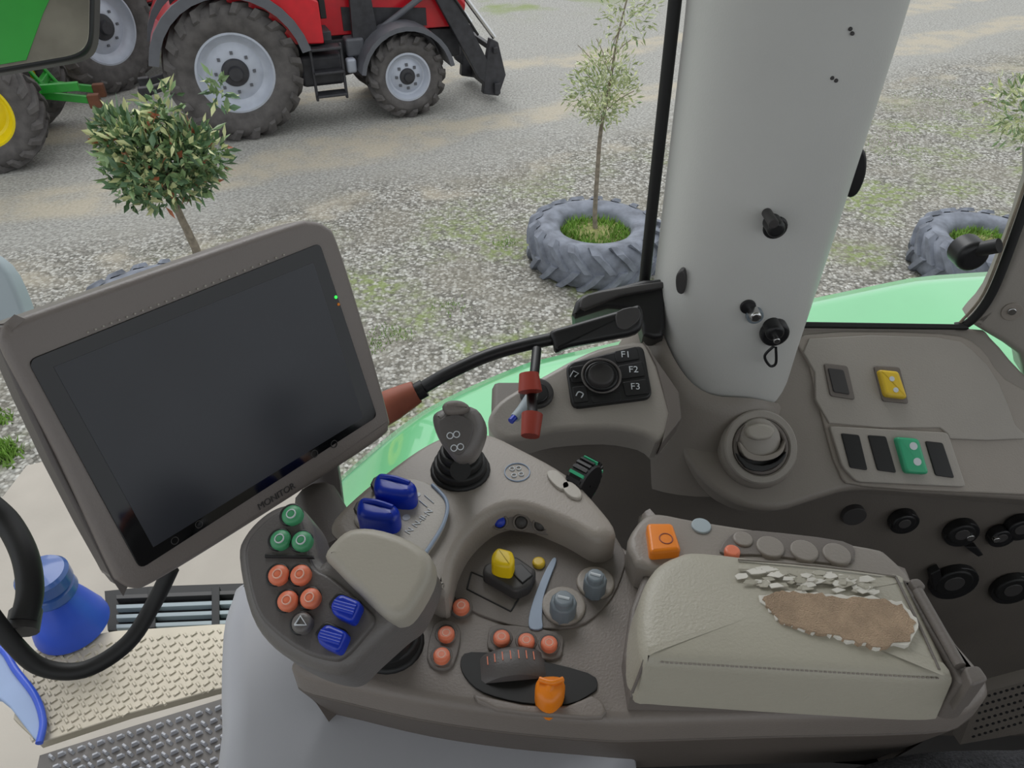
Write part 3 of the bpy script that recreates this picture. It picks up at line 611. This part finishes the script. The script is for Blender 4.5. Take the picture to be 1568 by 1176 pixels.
def rotary(x,y_,r):
    disc(g,'rotary_skirt',x,y_,DK,r*1.55,0,.005,'plastic',bev=.002); disc(g,'rotary_body',x,y_-5,DK,r*.95,0,.020,'knob',bev=.003,n=10); disc(g,'rotary_cap',x,y_-10,DK,r*.7,.018,.026,'knob',bev=.002,n=10)
    tube(g,'rotary_pointer',[DK.at(x-r*.4,y_-12,.0262),DK.at(x+r*.4,y_-8,.0262)],.0012,'line')
rotary(912,890,19); rotary(863,925,22)
def obtn(x,y_,r=13,m_='orange_b'):
    disc(g,'button_bezel',x,y_,DK,r*1.35,0,.004,'plastic_d',bev=.0015); disc(g,'button_gap',x,y_-1,DK,r*1.1,0,.0046,'black',bev=0); disc(g,'button_cap',x,y_-2,DK,r,0,.009,m_,bev=.002); ring(g,'button_mark',x,y_-2,DK,r*.38,r*.5,.008,.0093,'print_s',n=16)
def pill(a,b,r): 
    A=Vector(a);B=Vector(b);d=(B-A).normalized();n_=Vector((-d.y,d.x)); slab(g,'button_plinth',[tuple(A-d*r),tuple(A+n_*r-d*r*.4),tuple(B+n_*r+d*r*.4),tuple(B+d*r),tuple(B-n_*r+d*r*.4),tuple(A-n_*r-d*r*.4)],DK,0,.003,'plastic_d',sm=3,bev=.001)
pill((683,970),(676,1003),21); pill((768,978),(841,987),21)
for x,y_ in ((706,928),(683,970),(676,1003),(768,976),(806,981),(841,985)): obtn(x,y_)
slab(g,'wheel_well_shade',[(705,1012),(722,998),(800,1006),(900,1030),(915,1050),(905,1062),(870,1078),(800,1076),(740,1060),(712,1036)],DK,-.002,.0018,'rubber',sm=3,bev=.0005)  # flat dark slab; the shade of the recess is in its colour
cW=DK.at(785,1048,-.024)
lathe(g,'thumb_wheel',[(.001,-.012),(.034,-.012),(.036,-.009),(.036,.009),(.034,.012),(.001,.012)],Matrix.Translation(cW)@Matrix.Rotation(.1,4,'Z'),'grey_d',n=48)
for k in range(7): 
    a=math.radians(62+k*10); u=Vector((math.cos(a)*.0362,.004,math.sin(a)*.0362)); box(g,'wheel_tick',u,(.0008,.007,.0008),'orange_b',Matrix.Translation(cW)@Matrix.Rotation(.1,4,'Z'),bev=0)
slab(g,'well_lip',[(725,1062),(800,1078),(868,1080),(905,1064),(925,1078),(922,1098),(860,1096),(760,1086)],DK,0,.004,'deck',sm=2,bev=.002)
slab(g,'orange_knob',[(820,1042),(828,1032),(856,1031),(866,1042),(862,1060),(848,1074),(832,1072),(821,1060)],DK,-.01,.020,'orange',sm=3,bev=.007,dome=.002)
tube(g,'orange_knob_ridge',[DK.at(826,1040,.0205),DK.at(845,1045,.022),DK.at(862,1040,.0205)],.002,'orange')
GW=AR.at(893,750,-.012)
TG=Matrix.Translation(GW+Vector((0,.01,0)))@Matrix.Rotation(.9,4,'Z')
lathe(g,'green_thumbwheel',[(.001,-.009),(.020,-.009),(.023,-.006),(.023,.006),(.020,.009),(.001,.009)],TG,'black',n=32)
for k in range(24):
    a=k*math.pi/12; box(g,'wheel_tooth',(math.cos(a)*.023,0,math.sin(a)*.023),(.003,.015,.003),'black' if k%4 else 'switchg',TG,rot=Matrix.Rotation(-a,3,'Y'),bev=0)
RS=HZ(.50)
slab(g,'rear_strip',[(962,822),(985,790),(1010,784),(1065,794),(1200,815),(1330,835),(1362,848),(1400,890),(1400,915),(1200,900),(1000,872),(968,850)],RS,-.035,0,'trim_d',sm=3,bev=.006)
slab(g,'orange_switch',[(990,800),(1030,800),(1044,842),(996,846)],RS,-.002,.010,'orange',rr=.004,bev=.003)
ring(g,'switch_mark',1020,824,RS,9,11,.009,.0106,'sleeve',n=20)
disc(g,'round_badge',1074,804,RS,15,0,.002,'pale'); 
slab(g,'button_row_plate',[(1105,835),(1125,815),(1160,812),(1290,828),(1308,848),(1290,864),(1180,850),(1110,848)],RS,0,.002,'plastic_d',sm=3,bev=.001)
for x,y_ in ((1138,824),(1180,836),(1232,842),(1282,847)): disc(g,'blank_button',x,y_,RS,15 if x<1150 else 21,0,.004,'trim_d',bev=.0015)
disc(g,'orange_small_button',1122,842,RS,12,0,.006,'orange_b',bev=.002)
# armrest pad
g=grp('armrest_pad')
PD=HZ(.465)
slab(g,'pad_base',[(965,1065),(955,1000),(965,930),(985,880),(1040,856),(1385,892),(1450,960),(1500,1040),(1475,1062),(1200,1070)],HZ(.52),-.01,.01,'plastic_d',bev=.004)
slab(g,'pad',[(985,1006),(976,960),(982,905),(1002,866),(1035,846),(1078,840),(1230,858),(1372,874),(1392,890),(1425,955),(1456,1020),(1452,1036),(1300,1030),(1100,1018),(1010,1012)],PD,-.05,0,'leather',sm=4,bev=.010,dome=.004,flare=.004)
def dashes(a,b,n,pl,h,m,name):
    for i in range(n):
        A=Vector(a).lerp(Vector(b),i/n);B=Vector(a).lerp(Vector(b),(i+.6)/n); tube(g,name,[pl.at(A.x,A.y,h),pl.at(B.x,B.y,h)],.0006,m)
st=PD
dashes((1012,1014),(1440,1039),60,st,-.004,'trim_d','stitch')
tube(g,'seam_front',[st.at(990,1016,-.010),st.at(1100,1027,-.012),st.at(1300,1039,-.012),st.at(1450,1044,-.012)],.0012,'plastic_d')
tube(g,'seam_corner',[st.at(987,1010,-.006),st.at(978,1035,-.02),st.at(968,1060,-.035)],.0012,'plastic_d')
tube(g,'seam_far',[st.at(1130,857,.001),st.at(1250,866,.001),st.at(1372,882,.001)],.0008,'trim_d')
tube(g,'seam_right',[st.at(1372,884,.0005),st.at(1405,952,.0005),st.at(1438,1025,.0)],.0010,'plastic_d')
def rag(pts,j,n=5):
    q=[]
    N=len(pts)
    for i in range(N):
        a=pts[i];b=pts[(i+1)%N]
        for k in range(n): t=k/n; q.append((a[0]*(1-t)+b[0]*t+random.uniform(-j,j),a[1]*(1-t)+b[1]*t+random.uniform(-j,j)))
    return q
hole=[(1166,915),(1200,905),(1240,907),(1285,914),(1345,916),(1382,926),(1402,955),(1392,982),(1340,990),(1300,978),(1262,968),(1225,964),(1190,946)]
slab(g,'torn_edge',rag([(x+(x-1280)*.03,y_+(y_-945)*.06) for x,y_ in hole],3.5),PD,0,.0052,'flake',bev=.0004)
slab(g,'exposed_fabric',rag(hole,3),PD,0,.0060,'fabric',bev=.0003)
for i in range(75):
    t=random.random(); x=1138+t*205+random.uniform(-8,8); y_=868+t*22+random.uniform(-4,26)*(1-.35*t)
    r=random.uniform(5,13); k=random.randint(4,6); a0=random.random()*6
    q=[(x+r*1.3*math.cos(a0+6.283*j/k)*random.uniform(.6,1.2),y_+r*.5*math.sin(a0+6.283*j/k)*random.uniform(.6,1.2)) for j in range(k)]
    fl=PL(PD.at(x,y_,.005+random.uniform(0,.0012)),(random.uniform(-.14,.14),random.uniform(-.16,.12),1)); slab(g,'leather_flake',q,fl,-.0008,0,'flake' if random.random()<.5 else 'leather',bev=0)
slab(g,'hinge_bar',[(1378,884),(1398,888),(1470,1005),(1512,1040),(1500,1048),(1472,1046),(1420,960)],PD,-.05,-.004,'plastic_d',rr=.004,bev=.004)
tube(g,'hinge_pin',[PD.at(1405,905,.0),PD.at(1470,1020,.0)],.004,'plastic_d'); slab(g,'hinge_cap',[(1476,1020),(1500,1018),(1515,1040),(1488,1050)],PD,-.03,.004,'plastic_d',rr=.003,bev=.002); slab(g,'hinge_cap',[(1392,886),(1408,884),(1420,898),(1404,904)],PD,-.03,.002,'plastic_d',rr=.003,bev=.002)
# small joystick
g=grp('mini_joystick')
for i,(r,h) in enumerate(((46,.004),(41,.012),(35,.020),(30,.027),(24,.034))): disc(g,'boot_ring',705,720,AR,r,h-.008,h,'rubber',bev=.003,href=0)
tube(g,'stem',[AR.at(705,720,.02),AR.at(705,720,.055)],.009,'black')
JP=PL(AR.at(705,720,.055)+Vector((-.005,0,.02)),(-.05,-.65,.75))
slab(g,'grip',[(660,642),(666,628),(698,618),(728,624),(741,648),(737,675),(722,702),(700,708),(684,692),(668,668)],JP,-.030,0,'grey',sm=3,bev=.011)
slab(g,'grip_top_button',[(676,622),(686,613),(705,613),(718,622),(710,632),(684,634)],JP,-.015,.006,'plastic_d',sm=3,bev=.004)
slab(g,'grip_face_plate',[(672,644),(700,634),(722,646),(722,668),(708,694),(692,692),(678,670)],JP,-.001,.0015,'grey_d',sm=3,bev=.001)
for x,y_ in ((689,667),(695,686)): 
    ring(g,'rocker_mark',x,y_,JP,4,5.5,.001,.0022,'line',n=16); ring(g,'rocker_mark',x+10,y_-2,JP,4,5.5,.001,.0022,'line',n=16)
# main lever
g=grp('drive_lever')
VL=PL(HZ(.43).at(500,880),(-.12,-.30,.94))
slab(g,'head',[(358,850),(368,815),(395,785),(425,768),(452,768),(470,790),(480,828),(490,855),(520,830),(600,825),(650,850),(655,880),(630,935),(600,960),(555,1000),(530,1024),(505,1028),(460,1015),(410,985),(375,935)],VL,-.045,0,'grey',sm=4,bev=.013)
slab(g,'button_face',[(374,855),(382,822),(407,795),(430,781),(452,781),(461,800),(468,835),(482,868),(510,885),(556,925),(574,948),(556,975),(526,1006),(505,1010),(464,998),(420,968),(390,930)],VL,-.002,.003,'grey_d',sm=4,bev=.003)
slab(g,'palm_rest',[(494,848),(510,824),(533,807),(568,805),(614,818),(648,838),(659,858),(654,888),(628,932),(608,946),(584,940),(545,904),(510,868)],VL,-.01,.012,'palm',sm=3,bev=.008,bs=5)
slab(g,'divider',[(405,848),(478,850),(480,854),(405,853)],VL,.002,.005,'black',bev=.0005)
def lbtn(x,y_,m_,r=16):
    disc(g,'button_rim',x,y_,VL,r+2.5,.002,.005,'black',bev=.001); disc(g,'button',x,y_-1,VL,r,.002,.009,m_,bev=.003,dome=.001); ring(g,'button_mark',x,y_-1,VL,r*.38,r*.48,.008,.0104,'print_s' if m_[0]=='o' else 'line',n=16)
for x,y_,m_ in ((445,787,'green_b'),(427,825,'green_b'),(460,827,'green_b'),(424,879,'orange_b'),(458,879,'orange_b'),(438,919,'orange_b'),(473,915,'orange_b')): lbtn(x,y_,m_)
disc(g,'button_rim',460,953,VL,18,.002,.006,'black'); disc(g,'button',460,952,VL,16,.002,.01,'grey',bev=.003)
tube(g,'triangle_mark',[VL.at(451,957,.011),VL.at(460,943,.011),VL.at(469,957,.011),VL.at(451,957,.011)],.0006,'line',sm=1)
for cx,cy in ((528,930),(507,976)):
    slab(g,'rocker_slot',[(cx-28,cy-4),(cx-10,cy-26),(cx+27,cy-10),(cx+10,cy+28)],VL,.001,.005,'black',rr=.004,bev=.001)
    slab(g,'blue_rocker',[(cx-24,cy-6),(cx-9,cy-23),(cx+25,cy-9),(cx+10,cy+24),(cx-20,cy+10)],VL,.003,.014,'blue',rr=.004,bev=.003)
    for t in (-.0,.33,.66):
        tube(g,'rocker_rib',[VL.at(cx-16+t*-2,cy-9+t*14,.0145),VL.at(cx+17-t*5,cy+0+t*14,.0145)],.0015,'blue')
for i,(r,h) in enumerate(((52,.004),(47,.014),(42,.024),(37,.034),(32,.044),(28,.055))): disc(g,'boot_ring',598,985,DK,r,h-.011,h,'rubber',bev=.004,href=0)
tube(g,'stalk',[DK.at(598,985,.03),VL.at(575,945,-.03)],.016,'rubber')
# ---------------------------------------------------------------- monitor
g=grp('terminal_monitor')
s_=.5
TL=Dp(3,508,s_); TR=Dp(500,340,s_*1.377); BL=Dp(188,900,s_*1.134)
nn=(BL-TL).cross(TR-TL); 
if nn.dot(C-TL)<0: nn=-nn
MN=PL(TL,nn)
outer=[(2,512),(8,497),(30,487),(220,420),(440,345),(478,338),(503,346),(520,372),(560,500),(596,630),(598,652),(585,672),(480,742),(330,838),(235,895),(208,903),(185,893),(168,868),(90,700),(10,545)]
slab(g,'housing',outer,MN,-.03,0,'bezel',sm=4,bev=.006)
slab(g,'rear_cover',[(x*.86+42,y_*.86+85) for x,y_ in outer],MN,-.055,-.028,'bezel_d',sm=2,bev=.01)
slab(g,'side_grip',[(-6,520),(4,512),(90,700),(175,880),(190,898),(170,880),(80,712)],MN,-.028,-.006,'bezel_d',sm=2,bev=.003)
slab(g,'screen_glass',[(42,552),(490,372),(578,638),(215,872)],MN,-.001,.0012,'screen',rr=.006,bev=.0005)
slab(g,'display',[(82,562),(480,402),(556,640),(235,838)],MN,.001,.0016,'lcd',bev=0)
e=(TR-TL).normalized(); b_=MN.n.cross(e)
text(g,'brand_text','MONITOR',424,760,MN,.0005,.0085,'dark'); P=MN.at(424,760,.0006)
groups[g][-1].matrix_world=Matrix(((e.x,b_.x,MN.n.x,P.x),(e.y,b_.y,MN.n.y,P.y),(e.z,b_.z,MN.n.z,P.z),(0,0,0,1)))
disc(g,'led',515,455,MN,2.6,0,.002,'led'); disc(g,'led',519,466,MN,2.4,0,.002,'orange')
for i in range(26):
    t=i/25; disc(g,'key_dot',135+t*300,509-t*119,MN,1.4,0,.0016,'plastic_l',bev=0,n=8)
for x,y_ in ((268,828),(305,803),(482,695),(512,680)): ring(g,'touch_icon',x,y_,MN,5,6.2,0,.0014,'dark',n=16)
g=grp('monitor_bracket')
mc=MN.at(330,640,-.056)
tube(g,'ball_arm',[mc,mc+Vector((.05,.08,-.05)),Dp(500,790,.82),Dp(470,800,.84)],.02,'bezel_d')
tube(g,'bracket_post',[HZ(.53).at(520,860),Dp(485,765,.72)],.024,'bezel_d',radii=[1.2,.9]) 
tube(g,'bent_tube',[Dp(262,870,.62),Dp(235,925,.62),Dp(195,985,.61),Dp(130,1025,.60),Dp(65,1022,.59),Dp(20,985,.58),Dp(-30,920,.57)],.0068,'rubber')
tube(g,'grab_bar',[Dp(-20,770,.62),Dp(12,800,.62),Dp(38,850,.61),Dp(46,905,.60),Dp(36,950,.59)],.010,'rubber'); tube(g,'grab_bar_collar',[Dp(40,935,.60),Dp(34,968,.59)],.012,'dark')
# pedestal under the lever
g=grp('seat_pedestal')
Q=HZ(.62)
slab(g,'pedestal_shell',[(345,905),(360,880),(420,862),(560,862),(760,900),(900,1000),(980,1150),(700,1290),(345,1260),(328,1100),(330,960)],Q,-.84,0,'ped',sm=3,bev=.03)
# cab floor, steps
FD=HZ(1.45)
g=grp('floor'); box(g,'floor_pan',(.55,-.12,1.5),(2.3,1.72,.04),'dark',bev=0)
def studs(g,x0,y0,nx,ny,sx_,sy_,slope,m,a_,h_,clip):
    vs=[];fs=[]
    for i in range(nx):
        for j in range(ny):
            x=x0+i*sx_+(j%2)*sx_*.5; y_=y0-i*slope+j*sy_
            if not clip(x,y_): continue
            P=FD.at(x,y_,0.0); a=a_ if (i+j)%2 else -a_; e=Vector((math.cos(a),math.sin(a),0)); f=Vector((-e.y,e.x,0)); b=len(vs)
            for h,k in ((0,1),(h_,.6)):
                for su,sv_ in ((-1,-1),(1,-1),(1,1),(-1,1)): vs.append(P+e*su*.0075*k+f*sv_*.0030*k+Vector((0,0,h)))
            fs+=[(b+4,b+5,b+6,b+7)]+[(b+q,b+(q+1)%4,b+4+(q+1)%4,b+4+q) for q in range(4)]
    mesh(g,'studs',vs,fs,m)
g=grp('chequer_plate_step'); slab(g,'plate',[(40,1000),(100,978),(180,965),(336,955),(400,955),(400,1042),(330,1056),(200,1092),(60,1138),(20,1100)],FD,-.02,0,'chequer',bev=.003)
studs(g,50,1000,25,13,13,11,1.5,'chequer',.78,.003,lambda x,y: y>972-(x-100)*.06+4 and y<1132-(x-60)*.28)
g=grp('studded_step'); slab(g,'plate',[(60,1156),(200,1112),(340,1069),(420,1056),(420,1300),(30,1300)],FD,-.03,.0,'step',bev=.003)
studs(g,80,1160,24,11,15,15,4.4,'ped',.5,.009,lambda x,y: y<1290)
g=grp('step_grille'); FG=HZ(1.5)
slab(g,'grille_frame',[(160,905),(230,898),(380,893),(380,965),(165,965)],FG,-.02,-.01,'rubber',bev=0)
for i in range(4): 
    yy=907+i*15; slab(g,'slat',[(178,yy+4),(380,yy-4),(380,yy+2),(178,yy+10)],FG,-.01,.006,'pale' if i else 'dark',bev=.001)
for x in (232,330): slab(g,'cross_bar',[(x-6,900),(x+6,898),(x+6,960),(x-6,962)],FG,-.01,.008,'rubber',bev=.001)
g=grp('blue_jug'); JB=FD.at(112,958)
TJ=Matrix.Translation(JB)@Matrix.Rotation(math.pi/2,4,'X')
lathe(g,'jug_body',[(.001,0),(.070,0),(.078,.006),(.076,.02),(.060,.07),(.045,.11),(.040,.12)],TJ,'jug',n=32)
lathe(g,'jug_cap',[(.038,.115),(.048,.118),(.052,.125),(.050,.142),(.044,.146),(.044,.150),(.052,.154),(.052,.182),(.046,.190),(.001,.192)],TJ,'jugd',n=32)
g=grp('floor_mat_edge'); slab(g,'strip',[(-60,1010),(0,995),(22,1026),(50,1066),(62,1105),(57,1134),(36,1110),(0,1070),(-60,1060)],FD,0,.012,'strip',sm=3,bev=.004)
tube(g,'blue_piping',[FD.at(-40,1003,.014),FD.at(0,993,.014),FD.at(24,1026,.014),FD.at(54,1066,.014),FD.at(66,1105,.014),FD.at(60,1138,.014)],.007,'jug')
# seat
g=grp('driver_seat')
slab(g,'cushion',[(1220,1190),(1330,1150),(1420,1132),(1560,1128),(1700,1140),(1700,1400),(1300,1400),(1220,1260)],HZ(.60),-.15,0,'seat',sm=3,bev=.03,dome=.01)
box(g,'seat_base',(.48,.16,1.88),(.3,.2,.72),'dark',bev=.02)
g=grp('front_mudguard')
FP=PL(Yp(0,450,1.0),(0,-.8,.6))
slab(g,'panel',[(-120,360),(-40,378),(0,402),(22,440),(40,490),(55,540),(-120,560)],FP,-.03,0,'pale',sm=2,bev=.008)
tube(g,'stay',[FP.at(-80,500,-.03),Vector((-1.4,.95,2.0)),Vector((-2.4,1.0,0))],.015,'chassis')
# unseen cab roof and sides behind the driver, added to darken the interior
box(None,'unseen_ceiling',(.15,0,3.52),(2.7,2.0,.06),'hair',bev=.02)
box(None,'unseen_wall_left',(.35,-.96,2.0),(2.3,.05,1.0),'wall',bev=.01)
box(None,'unseen_wall_back',(1.62,-.12,1.95),(.05,1.6,.9),'wall',bev=.01)
# ---------------------------------------------------------------- light
w=bpy.data.worlds.new('sky'); S.world=w; w.use_nodes=True; nt=w.node_tree; bg=nt.nodes['Background']
tc=nt.nodes.new('ShaderNodeTexCoord'); sx=nt.nodes.new('ShaderNodeSeparateXYZ'); nt.links.new(tc.outputs['Generated'],sx.inputs[0])
r=nt.nodes.new('ShaderNodeValToRGB'); nt.links.new(sx.outputs[2],r.inputs[0]); r.color_ramp.elements[0].color=(.80,.84,.88,1); r.color_ramp.elements[1].color=(.95,.98,1,1); r.color_ramp.elements[0].position=.0; r.color_ramp.elements[1].position=.6
nt.links.new(r.outputs[0],bg.inputs[0]); bg.inputs[1].default_value=1.0
sl=bpy.data.lights.new('overcast_sun','SUN'); sl.energy=1.1; sl.angle=math.radians(35); so=bpy.data.objects.new('overcast_sun',sl); S.collection.objects.link(so); so.rotation_euler=(math.radians(-46),0,math.radians(20))
# ---------------------------------------------------------------- place parent empties at their objects
bpy.context.view_layer.update()
for e,ch in groups.items():
    c=Vector(); k=0
    for o in ch:
        for q in o.bound_box: c+=o.matrix_world@Vector(q); k+=1
    if k:
        c/=k; e.location=c
        for o in ch: o.matrix_parent_inverse=Matrix.Translation(-c)
print('objects',len(bpy.data.objects))
